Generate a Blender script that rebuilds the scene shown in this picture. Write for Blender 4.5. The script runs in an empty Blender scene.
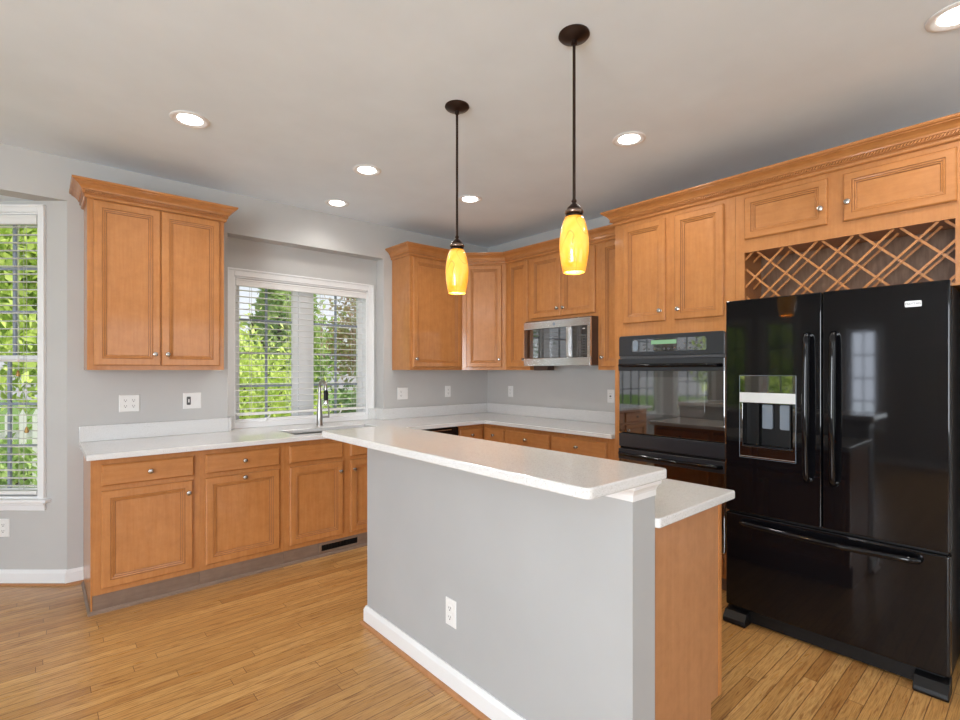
import bpy, bmesh, math, random
from mathutils import Vector, Matrix
random.seed(7)
R = math.radians
sc = bpy.context.scene
COL = sc.collection

# ------------------------------------------------------------------ camera, world, lights, exposure
CEIL = 2.73
cam_d = bpy.data.cameras.new('camera'); cam = bpy.data.objects.new('camera', cam_d); COL.objects.link(cam)
cam.location = (0, 0, 1.372)
cam.rotation_euler = (R(90), 0, R(48.825 - 90))
cam_d.sensor_width = 36; cam_d.lens = 503 / 960 * 36; cam_d.shift_y = 10 / 960
cam_d.clip_start = .02; cam_d.clip_end = 200
sc.camera = cam

w = bpy.data.worlds.new('sky'); sc.world = w; w.use_nodes = True
wn = w.node_tree.nodes; wl = w.node_tree.links
bg = wn['Background']
st = wn.new('ShaderNodeTexSky'); st.sky_type = 'HOSEK_WILKIE'; st.turbidity = 6; st.ground_albedo = .4
st.sun_direction = Vector((.5, -.4, .8)).normalized()
hs = wn.new('ShaderNodeHueSaturation'); hs.inputs['Saturation'].default_value = .25
wl.new(st.outputs[0], hs.inputs['Color']); wl.new(hs.outputs[0], bg.inputs[0]); bg.inputs[1].default_value = 3.8

def sun_lamp(d, e):
    l = bpy.data.lights.new('sun', 'SUN'); l.energy = e; l.angle = R(2); l.color = (1, .95, .86)
    o = bpy.data.objects.new('sun', l); COL.objects.link(o)
    o.rotation_euler = Vector(d).to_track_quat('-Z', 'Y').to_euler()
sun_lamp((-1, .35, -1.5), 6.0)

def area(name, loc, d, sx, sy, e, col=(1, 1, 1), spread=180):
    l = bpy.data.lights.new(name, 'AREA'); l.shape = 'RECTANGLE'; l.size = sx; l.size_y = sy
    l.energy = e; l.color = col; l.spread = R(spread)
    o = bpy.data.objects.new(name, l); COL.objects.link(o); o.location = loc
    o.rotation_euler = Vector(d).to_track_quat('-Z', 'Y').to_euler()
    return o
FILL_TINT = (.87, .93, 1.0)
area('added_fill_front', (-1.9, -3.3, 1.45), (0, 1, .25), 2.3, 1.9, 22, FILL_TINT)  # unseen lamp behind the camera, added as soft fill
area('added_fill_front', (1.9, -3.3, 1.45), (0, 1, .25), 2.3, 1.9, 22, FILL_TINT)  # its added twin on the right, same soft fill
area('added_fill_left', (-3.45, -.6, 1.45), (1, 0, .25), 2.2, 1.9, 214, FILL_TINT)  # main added fill from the left, tilted up to lift the ceiling
area('daylight_side_window', (-3.85, 1.91, 1.25), (1, 0, 0), .5, 1.6, 26, (.85, .94, 1.1))

sc.view_settings.view_transform = 'Standard'; sc.view_settings.look = 'None'
sc.view_settings.gamma = 1; sc.view_settings.use_curve_mapping = False
sc.view_settings.exposure = 0.27
sc.cycles.use_denoising = True
sc.cycles.max_bounces = 10; sc.cycles.diffuse_bounces = 5; sc.cycles.glossy_bounces = 5
sc.cycles.transparent_max_bounces = 24
sc.cycles.sample_clamp_indirect = 6

# ------------------------------------------------------------------ materials
def mat(name, col=(.8, .8, .8), rough=.5, metal=0, coat=0, spec=.5, emit=None, estr=0):
    m = bpy.data.materials.new(name); m.use_nodes = True
    b = m.node_tree.nodes['Principled BSDF']
    b.inputs['Base Color'].default_value = (*col, 1); b.inputs['Roughness'].default_value = rough
    b.inputs['Metallic'].default_value = metal; b.inputs['Coat Weight'].default_value = coat
    b.inputs['Coat Roughness'].default_value = .12
    b.inputs['Specular IOR Level'].default_value = spec
    if emit: b.inputs['Emission Color'].default_value = (*emit, 1); b.inputs['Emission Strength'].default_value = estr
    return m
def nt(m): return m.node_tree.nodes, m.node_tree.links, m.node_tree.nodes['Principled BSDF']
def coords(m, scale=(1, 1, 1), kind='Object', rot=(0, 0, 0)):
    n, l, b = nt(m); tc = n.new('ShaderNodeTexCoord'); mp = n.new('ShaderNodeMapping')
    mp.inputs['Scale'].default_value = scale; mp.inputs['Rotation'].default_value = rot
    l.new(tc.outputs[kind], mp.inputs[0]); return mp.outputs[0]
def noise(m, vec, scale, detail=4, rough=.55, dist=0):
    n, l, b = nt(m); t = n.new('ShaderNodeTexNoise'); t.inputs['Scale'].default_value = scale
    t.inputs['Detail'].default_value = detail; t.inputs['Roughness'].default_value = rough; t.inputs['Distortion'].default_value = dist
    l.new(vec, t.inputs['Vector']); return t.outputs['Fac']
def ramp(m, fac, stops):
    n, l, b = nt(m); r = n.new('ShaderNodeValToRGB'); e = r.color_ramp.elements
    while len(e) < len(stops): e.new(.5)
    for el, (p, c) in zip(e, stops): el.position = p; el.color = (*c, 1)
    l.new(fac, r.inputs[0]); return r.outputs[0]
def mix(m, mode, fac, a, b_):
    n, l, b = nt(m); x = n.new('ShaderNodeMix'); x.data_type = 'RGBA'; x.blend_type = mode
    for s, v in ((x.inputs[0], fac), (x.inputs[6], a), (x.inputs[7], b_)):
        if hasattr(v, 'is_linked') or isinstance(v, bpy.types.NodeSocket): l.new(v, s)
        elif isinstance(v, (int, float)): s.default_value = v
        else: s.default_value = (*v, 1)
    return x.outputs[2]
def bump(m, fac, strength=.1, dist=.01):
    n, l, b = nt(m); u = n.new('ShaderNodeBump'); u.inputs['Strength'].default_value = strength; u.inputs['Distance'].default_value = dist
    l.new(fac, u.inputs['Height']); l.new(u.outputs[0], b.inputs['Normal'])

def paint(name, col, rough=.6, b=.03):
    m = mat(name, col, rough); v = coords(m)
    c = ramp(m, noise(m, v, 3, 3), [(.3, tuple(x * .97 for x in col)), (.7, tuple(min(1, x * 1.02) for x in col))])
    m.node_tree.links.new(c, m.node_tree.nodes['Principled BSDF'].inputs['Base Color'])
    bump(m, noise(m, v, 260, 2), b, .002); return m
M = {}
M['wall'] = paint('wall_paint', (.515, .507, .492))
M['ceiling'] = paint('ceiling_paint', (.79, .87, .94), .8)
M['trim'] = paint('trim_paint', (.80, .80, .80), .35, .01)
M['island_wall'] = paint('island_wall_paint', (.415, .42, .42))

def maple(name, a, b_, stretch=(1, 1, .07), coat=.6):
    m = mat(name, a, .42, coat=coat, spec=.28); b0 = m.node_tree.nodes['Principled BSDF']; b0.inputs['Coat Roughness'].default_value = .10; n, l, b = nt(m)
    v = coords(m, stretch); v2 = coords(m)
    g = noise(m, v, 60, 4, .55, .3)
    c = ramp(m, g, [(.25, a), (.75, b_)])
    bl = ramp(m, noise(m, v2, 15, 6, .65), [(.3, (.88, .85, .82)), (.7, (1.05, 1.05, 1.04))])
    c = mix(m, 'MULTIPLY', 1.0, c, bl)
    fl = ramp(m, noise(m, v, 22, 2), [(.35, (.94, .92, .90)), (.6, (1, 1, 1))])
    c = mix(m, 'MULTIPLY', .35, c, fl)
    l.new(c, b.inputs['Base Color']); bump(m, g, .015, .001); return m
M['maple'] = maple('maple_wood', (.455, .180, .050), (.515, .225, .074))
M['maple_h'] = maple('maple_wood_horizontal', (.455, .180, .050), (.515, .225, .074), (.07, .07, 1))
M['veneer'] = maple('maple_veneer', (.42, .20, .088), (.47, .23, .106), (1, 1, .02), .1)
M['groove_shade'] = mat('painted_groove_shade', (.27, .105, .035), .5)  # shade in the door grooves, painted as a darker brown
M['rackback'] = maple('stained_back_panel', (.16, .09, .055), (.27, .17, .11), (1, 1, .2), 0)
M['kick'] = maple('toe_kick_vinyl', (.20, .135, .10), (.25, .17, .125), (.1, 1, 1), 0)

def floor_mat():
    m = mat('oak_strip_floor', (.5, .3, .1), .27, coat=.25); n, l, b = nt(m)
    tc = n.new('ShaderNodeTexCoord'); sp = n.new('ShaderNodeSeparateXYZ'); l.new(tc.outputs['Object'], sp.inputs[0])
    def mth(op, a, b2=None, c=None):
        q = n.new('ShaderNodeMath'); q.operation = op
        for i, v in enumerate((a, b2, c)):
            if v is None: continue
            if isinstance(v, (int, float)): q.inputs[i].default_value = v
            else: l.new(v, q.inputs[i])
        return q.outputs[0]
    x, y = sp.outputs[0], sp.outputs[1]
    W, L = .0575, 1.35
    ry = mth('DIVIDE', y, W); row = mth('FLOOR', ry); fy = mth('FRACT', ry)
    wn1 = n.new('ShaderNodeTexWhiteNoise'); wn1.noise_dimensions = '1D'; l.new(row, wn1.inputs['W'])
    rx = mth('DIVIDE', mth('ADD', x, mth('MULTIPLY', wn1.outputs['Value'], 7.3)), L)
    colm = mth('FLOOR', rx); fx = mth('FRACT', rx)
    cb = n.new('ShaderNodeCombineXYZ'); l.new(row, cb.inputs[0]); l.new(colm, cb.inputs[1])
    wn2 = n.new('ShaderNodeTexWhiteNoise'); wn2.noise_dimensions = '2D'; l.new(cb.outputs[0], wn2.inputs['Vector'])
    base = ramp(m, wn2.outputs['Value'], [(0, (.45, .225, .070)), (.25, (.52, .278, .092)), (.7, (.57, .315, .108)), (1, (.63, .365, .135))])
    off = mth('MULTIPLY', wn2.outputs['Value'], 37.0)
    cv = n.new('ShaderNodeCombineXYZ'); l.new(mth('ADD', mth('MULTIPLY', x, 1.1), off), cv.inputs[0]); l.new(mth('MULTIPLY', y, 16), cv.inputs[1]); l.new(off, cv.inputs[2])
    g = noise(m, cv.outputs[0], 3.2, 6, .65, 1.6)
    gr = ramp(m, g, [(.36, (.55, .44, .36)), (.46, (.93, .90, .87)), (.68, (1.1, 1.09, 1.06))])
    c = mix(m, 'MULTIPLY', .85, base, gr)
    cv2 = n.new('ShaderNodeCombineXYZ'); l.new(mth('MULTIPLY', x, 6), cv2.inputs[0]); l.new(mth('MULTIPLY', y, 160), cv2.inputs[1]); l.new(off, cv2.inputs[2])
    g2 = noise(m, cv2.outputs[0], 2.0, 3)
    c = mix(m, 'MULTIPLY', .9, c, ramp(m, g2, [(.35, (.72, .64, .57)), (.55, (1.03, 1.03, 1.02))]))
    sy = mth('LESS_THAN', mth('MINIMUM', fy, mth('SUBTRACT', 1, fy)), .028)
    sx = mth('LESS_THAN', mth('MINIMUM', fx, mth('SUBTRACT', 1, fx)), .0010)
    seam = mth('MAXIMUM', sy, sx)
    c = mix(m, 'MIX', mth('MULTIPLY', seam, .8), c, (.11, .045, .016))
    l.new(c, b.inputs['Base Color'])
    bump(m, mth('SUBTRACT', g2, mth('MULTIPLY', seam, 3)), .12, .002)
    l.new(ramp(m, g, [(.3, (.34,) * 3), (.7, (.26,) * 3)]), b.inputs['Roughness'])
    return m
M['floor'] = floor_mat()

def quartz():
    m = mat('white_quartz', (.78, .77, .76), .13, coat=.1); n, l, b = nt(m); v = coords(m)
    sp = noise(m, v, 330, 2, .6)
    c = ramp(m, sp, [(.30, (.40, .385, .36)), (.41, (.67, .665, .655)), (.62, (.715, .712, .705)), (.75, (.82, .82, .81))])
    vo = n.new('ShaderNodeTexVoronoi'); vo.inputs['Scale'].default_value = 170; l.new(v, vo.inputs['Vector'])
    dk = ramp(m, vo.outputs['Distance'], [(.10, (.72, .70, .67)), (.22, (1, 1, 1))])
    c = mix(m, 'MULTIPLY', .8, c, dk)
    l.new(c, b.inputs['Base Color']); return m
M['quartz'] = quartz()
M['nickel'] = mat('satin_nickel', (.55, .53, .50), .25, 1)
M['steel'] = mat('brushed_steel', (.74, .74, .74), .24, 1)
v_ = coords(M['steel'], (1, 1, 60)); bump(M['steel'], noise(M['steel'], v_, 8, 2), .03, .001)
M['chrome'] = mat('chrome', (.75, .75, .76), .08, 1)
M['faucet'] = mat('brushed_nickel_faucet', (.40, .39, .37), .3, 1)
M['sinksteel'] = mat('sink_steel', (.42, .42, .42), .32, 1)
M['black'] = mat('black_gloss_enamel', (.004, .004, .005), .05, coat=0, spec=.38)
M['blackglass'] = mat('black_glass', (.003, .003, .004), .03, coat=.3, spec=.7)
M['blackglass'].node_tree.nodes['Principled BSDF'].inputs['IOR'].default_value = 2.1
M['ovenwin'] = mat('oven_window_glass', (.016, .016, .018), .04, coat=1, spec=.9)
M['ovenwin'].node_tree.nodes['Principled BSDF'].inputs['IOR'].default_value = 2.1
M['blackmat'] = mat('black_plastic', (.004, .004, .0045), .45, spec=.3)
M['charcoal'] = mat('charcoal_enamel', (.022, .025, .031), .3, coat=.15)
M['darkgrey'] = mat('dark_grey_plastic', (.09, .09, .095), .4)
M['silver'] = mat('silver_plastic', (.72, .73, .73), .3, .3)
M['smoke'] = mat('smoke_grey_plastic', (.20, .24, .29), .15, coat=.5)
M['display'] = mat('lit_display', (.05, .12, .1), .2, emit=(.45, .75, .35), estr=.35)
M['plastic'] = mat('white_plastic', (.80, .79, .77), .35)
M['slot'] = mat('slot_dark', (.05, .045, .04), .6)
M['almond'] = mat('brown_cover', (.075, .038, .024), .4)
M['bronze'] = mat('oil_rubbed_bronze', (.045, .028, .022), .32, .8)
M['bronzelight'] = mat('bronze_ring', (.30, .22, .18), .2, 1)
M['blind'] = mat('blind_white', (.78, .77, .75), .45)
M['cord'] = mat('blind_cord', (.55, .53, .50), .8)
M['tassel'] = mat('brass_tassel', (.42, .25, .08), .35, .6)
M['muntin'] = mat('grey_muntin', (.30, .33, .40), .4)
M['lens'] = mat('downlight_lens', (1, 1, 1), .5, emit=(1, .97, .92), estr=9)
M['bulb'] = mat('lamp_bulb', (1, 1, 1), .5, emit=(1, .82, .45), estr=5)
M['grass'] = mat('lawn_grass', (.10, .19, .035), .9)
M['bark'] = mat('bark', (.09, .06, .04), .9)
M['fence'] = mat('fence_white', (.85, .85, .85), .5)
def glass():
    m = mat('window_glass'); n, l, b = nt(m); n.remove(b)
    t = n.new('ShaderNodeBsdfTransparent'); g = n.new('ShaderNodeBsdfGlossy'); g.inputs['Roughness'].default_value = .02
    mx = n.new('ShaderNodeMixShader'); mx.inputs[0].default_value = .05
    l.new(t.outputs[0], mx.inputs[1]); l.new(g.outputs[0], mx.inputs[2]); l.new(mx.outputs[0], n['Material Output'].inputs[0]); return m
M['glass'] = glass()
def shade():
    m = mat('amber_art_glass', (.85, .45, .05), .12, coat=.6); n, l, b = nt(m)
    v = coords(m); g = noise(m, v, 7, 2, .5, 1.2)
    c = ramp(m, g, [(.30, (.95, .33, .02)), (.50, (1, .44, .045)), (.75, (1, .53, .10))])
    g2 = noise(m, coords(m, (1, 1, .6)), 6, 1, .5, 2)
    vein = ramp(m, g2, [(.490, (1, 1, 1)), (.5, (.62, .45, .28)), (.510, (1, 1, 1))])
    c = mix(m, 'MULTIPLY', .8, c, vein)
    l.new(c, b.inputs['Base Color']); l.new(c, b.inputs['Emission Color']); b.inputs['Emission Strength'].default_value = .56; return m
M['shade'] = shade()
def leaf(name, a, b_):
    m = mat(name, a, .55); n, l, b = nt(m); v = coords(m)
    c = ramp(m, noise(m, v, 5, 3), [(.35, a), (.65, b_)]); l.new(c, b.inputs['Base Color'])
    t = n.new('ShaderNodeBsdfTranslucent'); l.new(c, t.inputs[0]); mx = n.new('ShaderNodeMixShader'); mx.inputs[0].default_value = .4
    l.new(b.outputs[0], mx.inputs[1]); l.new(t.outputs[0], mx.inputs[2]); l.new(mx.outputs[0], n['Material Output'].inputs[0]); return m
M['leaf_lime'] = leaf('lime_leaves', (.50, .66, .12), (.74, .84, .28))
M['leaf_mid'] = leaf('green_leaves', (.26, .44, .12), (.50, .62, .24))
M['leaf_dark'] = leaf('dark_leaves', (.07, .15, .06), (.18, .30, .12))
M['leaf_red'] = leaf('reddish_leaves', (.52, .30, .26), (.44, .52, .24))

# ------------------------------------------------------------------ helpers
class F:                                    # a wall frame: u along the wall, n out of it into the room
    def __init__(s, o, u, n): s.o = o; s.u = u; s.n = n
    def p(s, u, n, z): return Vector((s.o[0] + s.u[0] * u + s.n[0] * n, s.o[1] + s.u[1] * u + s.n[1] * n, z))
def FA(y): return F((0, y), (1, 0), (0, -1))       # window wall, u = X
def FB(x): return F((x, 0), (0, 1), (-1, 0))       # oven wall, u = Y
W0 = F((0, 0), (1, 0), (0, 1))                     # plain world
def BM(): return bmesh.new()
def bx(bm, fr, u0, u1, n0, n1, z0, z1):
    v = [bm.verts.new(fr.p(u, n, z)) for z in (z0, z1) for (u, n) in ((u0, n0), (u1, n0), (u1, n1), (u0, n1))]
    for f in ((0, 1, 2, 3), (4, 5, 6, 7), (0, 1, 5, 4), (1, 2, 6, 5), (2, 3, 7, 6), (3, 0, 4, 7)): bm.faces.new([v[i] for i in f])
def box(x0, x1, y0, y1, z0, z1):
    bm = BM(); bx(bm, W0, x0, x1, y0, y1, z0, z1); return bm
def nested(bm, fr, u0, u1, z0, z1, loops, dark=()):       # loops of (inset, n): stepped rectangular profile
    rings = []
    for i, n in loops:
        rings.append([bm.verts.new(fr.p(u, n, z)) for u, z in ((u0 + i, z0 + i), (u1 - i, z0 + i), (u1 - i, z1 - i), (u0 + i, z1 - i))])
    bm.faces.new(rings[0]); bm.faces.new(rings[-1])
    for i, (a, b) in enumerate(zip(rings, rings[1:])):
        for k in range(4):
            f = bm.faces.new((a[k], a[(k + 1) % 4], b[(k + 1) % 4], b[k]))
            if i in dark: f.material_index = 1
def rrect(bm, fr, u0, u1, z0, z1, r, n0, n1, seg=5, corners=(1, 1, 1, 1)):
    pts = []
    for k, (cu, cz, a0) in enumerate(((u0 + r, z0 + r, 180), (u1 - r, z0 + r, 270), (u1 - r, z1 - r, 0), (u0 + r, z1 - r, 90))):
        if corners[k]:
            for i in range(seg + 1):
                a = R(a0 + 90 * i / seg); pts.append((cu + r * math.cos(a), cz + r * math.sin(a)))
        else: pts.append(((u0, z0), (u1, z0), (u1, z1), (u0, z1))[k])
    A = [bm.verts.new(fr.p(u, n0, z)) for u, z in pts]; B = [bm.verts.new(fr.p(u, n1, z)) for u, z in pts]
    bm.faces.new(A); bm.faces.new(B)
    for i in range(len(A)): j = (i + 1) % len(A); bm.faces.new((A[i], A[j], B[j], B[i]))
def basis(ax):
    ax = Vector(ax).normalized(); t = Vector((0, 0, 1)) if abs(ax.z) < .9 else Vector((1, 0, 0))
    a = ax.cross(t).normalized(); return ax, a, ax.cross(a)
def lathe(bm, o, ax, prof, seg=24, cap=True):
    o = Vector(o); ax, a, b = basis(ax); rings = []
    for r, h in prof:
        if r <= 1e-6: rings.append([bm.verts.new(o + ax * h)])
        else: rings.append([bm.verts.new(o + ax * h + (a * math.cos(2 * math.pi * k / seg) + b * math.sin(2 * math.pi * k / seg)) * r) for k in range(seg)])
    for p, q in zip(rings, rings[1:]):
        if len(p) == 1 and len(q) == 1: continue
        for k in range(seg):
            j = (k + 1) % seg
            if len(p) == 1: bm.faces.new((p[0], q[j], q[k]))
            elif len(q) == 1: bm.faces.new((p[k], p[j], q[0]))
            else: bm.faces.new((p[k], p[j], q[j], q[k]))
    if cap:
        for rg in (rings[0], rings[-1]):
            if len(rg) > 1: bm.faces.new(rg)
def tube(bm, pts, r, seg=10, r2=None, flat=None):
    pts = [Vector(p) for p in pts]; n = len(pts); rings = []; prev = None
    for i, p in enumerate(pts):
        t = (pts[min(i + 1, n - 1)] - pts[max(i - 1, 0)]).normalized()
        if prev is None: _, a, b = basis(t)
        else: a = (prev - t * prev.dot(t)).normalized(); b = t.cross(a)
        prev = a; rr = r[i] if isinstance(r, (list, tuple)) else r
        rings.append([bm.verts.new(p + a * math.cos(2 * math.pi * k / seg) * rr + b * math.sin(2 * math.pi * k / seg) * rr) for k in range(seg)])
    for p, q in zip(rings, rings[1:]):
        for k in range(seg): j = (k + 1) % seg; bm.faces.new((p[k], p[j], q[j], q[k]))
    bm.faces.new(rings[0]); bm.faces.new(rings[-1])
def cells(bm, As, Bs, inc, pf):                   # slab of grid cells with holes; pf(a,b,k) k=0 back, 1 front
    V = {}
    def v(i, j, k):
        if (i, j, k) not in V: V[i, j, k] = bm.verts.new(pf(As[i], Bs[j], k))
        return V[i, j, k]
    na, nb = len(As) - 1, len(Bs) - 1
    I = lambda i, j: 0 <= i < na and 0 <= j < nb and inc((As[i] + As[i + 1]) / 2, (Bs[j] + Bs[j + 1]) / 2)
    for i in range(na):
        for j in range(nb):
            if not I(i, j): continue
            for k in (0, 1): bm.faces.new((v(i, j, k), v(i + 1, j, k), v(i + 1, j + 1, k), v(i, j + 1, k)))
            for (di, dj, e) in ((-1, 0, ((i, j), (i, j + 1))), (1, 0, ((i + 1, j), (i + 1, j + 1))), (0, -1, ((i, j), (i + 1, j))), (0, 1, ((i, j + 1), (i + 1, j + 1)))):
                if not I(i + di, j + dj): bm.faces.new((v(*e[0], 0), v(*e[1], 0), v(*e[1], 1), v(*e[0], 1)))
def sweep(bm, path, prof, closed=False):          # path: [(x,y)], profile [(out,z)], out = to the right of travel
    n = len(path); rings = []
    for i in range(n):
        P = Vector(path[i])
        d0 = (P - Vector(path[i - 1])).normalized() if i else None
        d1 = (Vector(path[i + 1]) - P).normalized() if i < n - 1 else None
        n0 = Vector((d0.y, -d0.x)) if d0 else None; n1 = Vector((d1.y, -d1.x)) if d1 else None
        if n0 is None: m = n1
        elif n1 is None: m = n0
        else: m = (n0 + n1).normalized(); m = m / m.dot(n0)
        rings.append([bm.verts.new((P.x + m.x * o, P.y + m.y * o, z)) for o, z in prof])
    for a, b in zip(rings, rings[1:]):
        for k in range(len(prof)): j = (k + 1) % len(prof); bm.faces.new((a[k], a[j], b[j], b[k]))
    bm.faces.new(rings[0]); bm.faces.new(rings[-1])

LOC = {}
def tag(o, label, cat, group=None, kind=None):
    if label: o['label'] = label
    if cat: o['category'] = cat
    if group: o['group'] = group
    if kind: o['kind'] = kind
    return o
def thing(name, loc, label, cat, group=None):
    o = bpy.data.objects.new(name, None); COL.objects.link(o); o.location = loc; o.empty_display_size = .05
    LOC[o.name] = Vector(loc); return tag(o, label, cat, group)
def struct_root(name, loc):
    o = bpy.data.objects.new(name, None); COL.objects.link(o); o.location = loc; LOC[o.name] = Vector(loc); o['kind'] = 'structure'; return o
def obj(name, bm, m, parent=None, bevel=0, smooth=False, label=None, solid=0, seg=2):
    bmesh.ops.recalc_face_normals(bm, faces=bm.faces[:])
    if parent is None:
        xs = [v.co for v in bm.verts]; mn = [min(c[i] for c in xs) for i in range(3)]; mxx = [max(c[i] for c in xs) for i in range(3)]
        L = Vector(((mn[0] + mxx[0]) / 2, (mn[1] + mxx[1]) / 2, mn[2]))
    else: L = LOC[parent.name]
    bmesh.ops.translate(bm, vec=-L, verts=bm.verts[:])
    me = bpy.data.meshes.new(name); bm.to_mesh(me); bm.free()
    o = bpy.data.objects.new(name, me); COL.objects.link(o)
    if parent is None: o.location = L
    else: o.parent = parent
    LOC[o.name] = L
    me.materials.append(m)
    if smooth:
        for p in me.polygons: p.use_smooth = True
        try: me.set_sharp_from_angle(angle=R(40))
        except Exception: pass
    if solid: s = o.modifiers.new('solidify', 'SOLIDIFY'); s.thickness = solid; s.offset = 0
    if bevel:
        b = o.modifiers.new('bevel', 'BEVEL'); b.width = bevel; b.segments = seg; b.limit_method = 'ANGLE'; b.angle_limit = R(40)
    if label: o['label'] = label
    return o
def struct(name, bm, m, parent=None, bevel=0):
    o = obj(name, bm, m, parent, bevel)
    if parent is None: o['kind'] = 'structure'
    return o
def copy_tree(o, loc=None, parent=None):
    c = o.copy(); COL.objects.link(c)
    if parent: c.parent = parent
    if loc is not None: c.location = loc
    for ch in [q for q in bpy.data.objects if q.parent == o]: copy_tree(ch, None, c)
    return c
def text(name, body, size, loc, rot, m, parent, ext=.0004):
    cu = bpy.data.curves.new(name, 'FONT'); cu.body = body; cu.size = size; cu.extrude = ext; cu.align_x = 'CENTER'; cu.align_y = 'CENTER'
    t = bpy.data.objects.new(name, cu); COL.objects.link(t)
    me = bpy.data.meshes.new_from_object(t); bpy.data.objects.remove(t)
    o = bpy.data.objects.new(name, me); COL.objects.link(o); me.materials.append(m)
    o.parent = parent; o.location = Vector(loc) - LOC[parent.name]; o.rotation_euler = rot; return o

# ------------------------------------------------------------------ setting: shell
YA, XB = 4.16, 3.75                      # window wall and oven wall
XL, YF = -3.6, -3.5                      # left and front walls
dR = (-.7526, .6585); nR = (-.6585, -.7526)
P0 = (.13, 4.165); LS = 1.15
P1 = (P0[0] + dR[0] * LS, P0[1] + dR[1] * LS)
P3 = (XL, 4.165); P2 = (P3[0] + .7526 * LS, P1[1])
struct('floor', box(XL - .2, XB + .2, YF - .2, P1[1] + .15, -.1, 0), M['floor'])
struct('ceiling', box(XL - .15, XB + .15, YF - .15, 4.44, CEIL, CEIL + .15), M['ceiling'])
REC = (1.078, 2.433, 2.42, 4.29)         # recess: X0, X1, top, back
WIN = (1.159, 2.336, .905, 2.12)         # window opening
bm = BM()
bx(bm, W0, .13, REC[0], YA, 4.44, 0, CEIL); bx(bm, W0, REC[1], XB + .15, YA, 4.44, 0, CEIL)
bx(bm, W0, REC[0], REC[1], YA, 4.44, REC[2], CEIL); bx(bm, W0, REC[0], REC[1], YA, 4.44, 0, .87)
bx(bm, W0, REC[0], WIN[0], REC[3], 4.44, .87, REC[2]); bx(bm, W0, WIN[1], REC[1], REC[3], 4.44, .87, REC[2])
bx(bm, W0, WIN[0], WIN[1], REC[3], 4.44, WIN[3], REC[2]); bx(bm, W0, WIN[0], WIN[1], REC[3], 4.44, .87, WIN[2])
bx(bm, W0, XL - .15, .13, YA, 4.30, 2.456, CEIL)
struct('wall_back', bm, M['wall'])
bm = BM(); bx(bm, W0, XB, XB + .15, YF - .15, YA, 0, CEIL); struct('wall_right', bm, M['wall'])

def holed_wall(name, fr, u0, u1, z0, z1, holes, thick):
    us = sorted({u0, u1, *[h[0] for h in holes], *[h[1] for h in holes]}); zs = sorted({z0, z1, *[h[2] for h in holes], *[h[3] for h in holes]})
    bm = BM()
    cells(bm, us, zs, lambda a, b: not any(h[0] < a < h[1] and h[2] < b < h[3] for h in holes), lambda a, b, k: fr.p(a, -thick * (1 - k), b))
    return struct(name, bm, M['wall'])
FL = F((XL, 0), (0, 1), (1, 0)); FF = F((0, YF), (1, 0), (0, 1))
HL = [(1.72, 2.10, .5, 2.0), (2.80, 3.28, .5, 2.2), (3.55, 3.98, .5, 2.2), (-1.7, .5, .5, 2.3)]
HF = [(-3.0, -.8, .5, 2.3), (.8, 3.0, .5, 2.3)]  # unseen front windows, put in as openings for the fill light
holed_wall('wall_left', FL, YF - .15, 4.165, 0, CEIL, HL, .12)
holed_wall('wall_front', FF, XL, XB, 0, CEIL, HF, .12)
FR = F(P0, dR, nR)                                        # right-hand bay wall, u from the corner
FC = F((P1[0], P1[1]), (-1, 0), (0, -1)); LC = P1[0] - P2[0]
FP = F(P2, (-.7526, -.6585), (.6585, -.7526))
WB = (.178, .87, .55, 2.38)
holed_wall('wall_bay_right', FR, 0, LS, 0, 2.456, [WB], .12)
holed_wall('wall_bay_back', FC, -.05, LC + .05, 0, 2.456, [(.14, LC - .14, .55, 2.38)], .12)
holed_wall('wall_bay_left', FP, 0, LS, 0, 2.456, [(.24, .92, .55, 2.38)], .12)
bm = BM(); poly = [(P0[0] + .1, 4.30), (P1[0] + .1, P1[1] + .14), (P2[0] - .1, P2[1] + .14), (P3[0] - .12, 4.30)]
poly = [(P0[0] - .03, 4.3005), (P0[0] + .13, 4.3005), (P0[0] + .13, 4.42), (P1[0] + .14, P1[1] + .14), (P2[0] - .14, P2[1] + .14), (P3[0] - .14, 4.3005)]
lo = [bm.verts.new((x, y, 2.456)) for x, y in poly]; hi = [bm.verts.new((x, y, 2.60)) for x, y in poly]
bm.faces.new(lo); bm.faces.new(hi)
for i in range(6): bm.faces.new((lo[i], lo[(i + 1) % 6], hi[(i + 1) % 6], hi[i]))
struct('ceiling_bay', bm, M['ceiling'])

# baseboards
BP = [(0, 0), (.014, 0), (.014, .075), (.008, .088), (.006, .095), (0, .095)]
def neg(p): return [(-a, b) for a, b in p]
bm = BM(); sweep(bm, [P2, P1, (P0[0], P0[1]), (P0[0] + .001, YA), (.218, YA)][1:3] + [(.131, 4.16), (.218, 4.16)], BP)
struct('baseboard_back', bm, M['trim'])
bm = BM(); sweep(bm, [(P3[0], P3[1]), P2, P1], BP); struct('baseboard_bay', bm, M['trim'])
bm = BM(); sweep(bm, [P1, (.131, 4.16), (.218, 4.16)], [(.014, 0), (.025, 0), (.023, .009), (.014, .013)]); struct('trim_1', bm, M['veneer'])
bm = BM(); sweep(bm, [(XB, .20), (XB, YF), (XL, YF), (XL, 4.16)], BP); struct('baseboard_front', bm, M['trim'])

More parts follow.
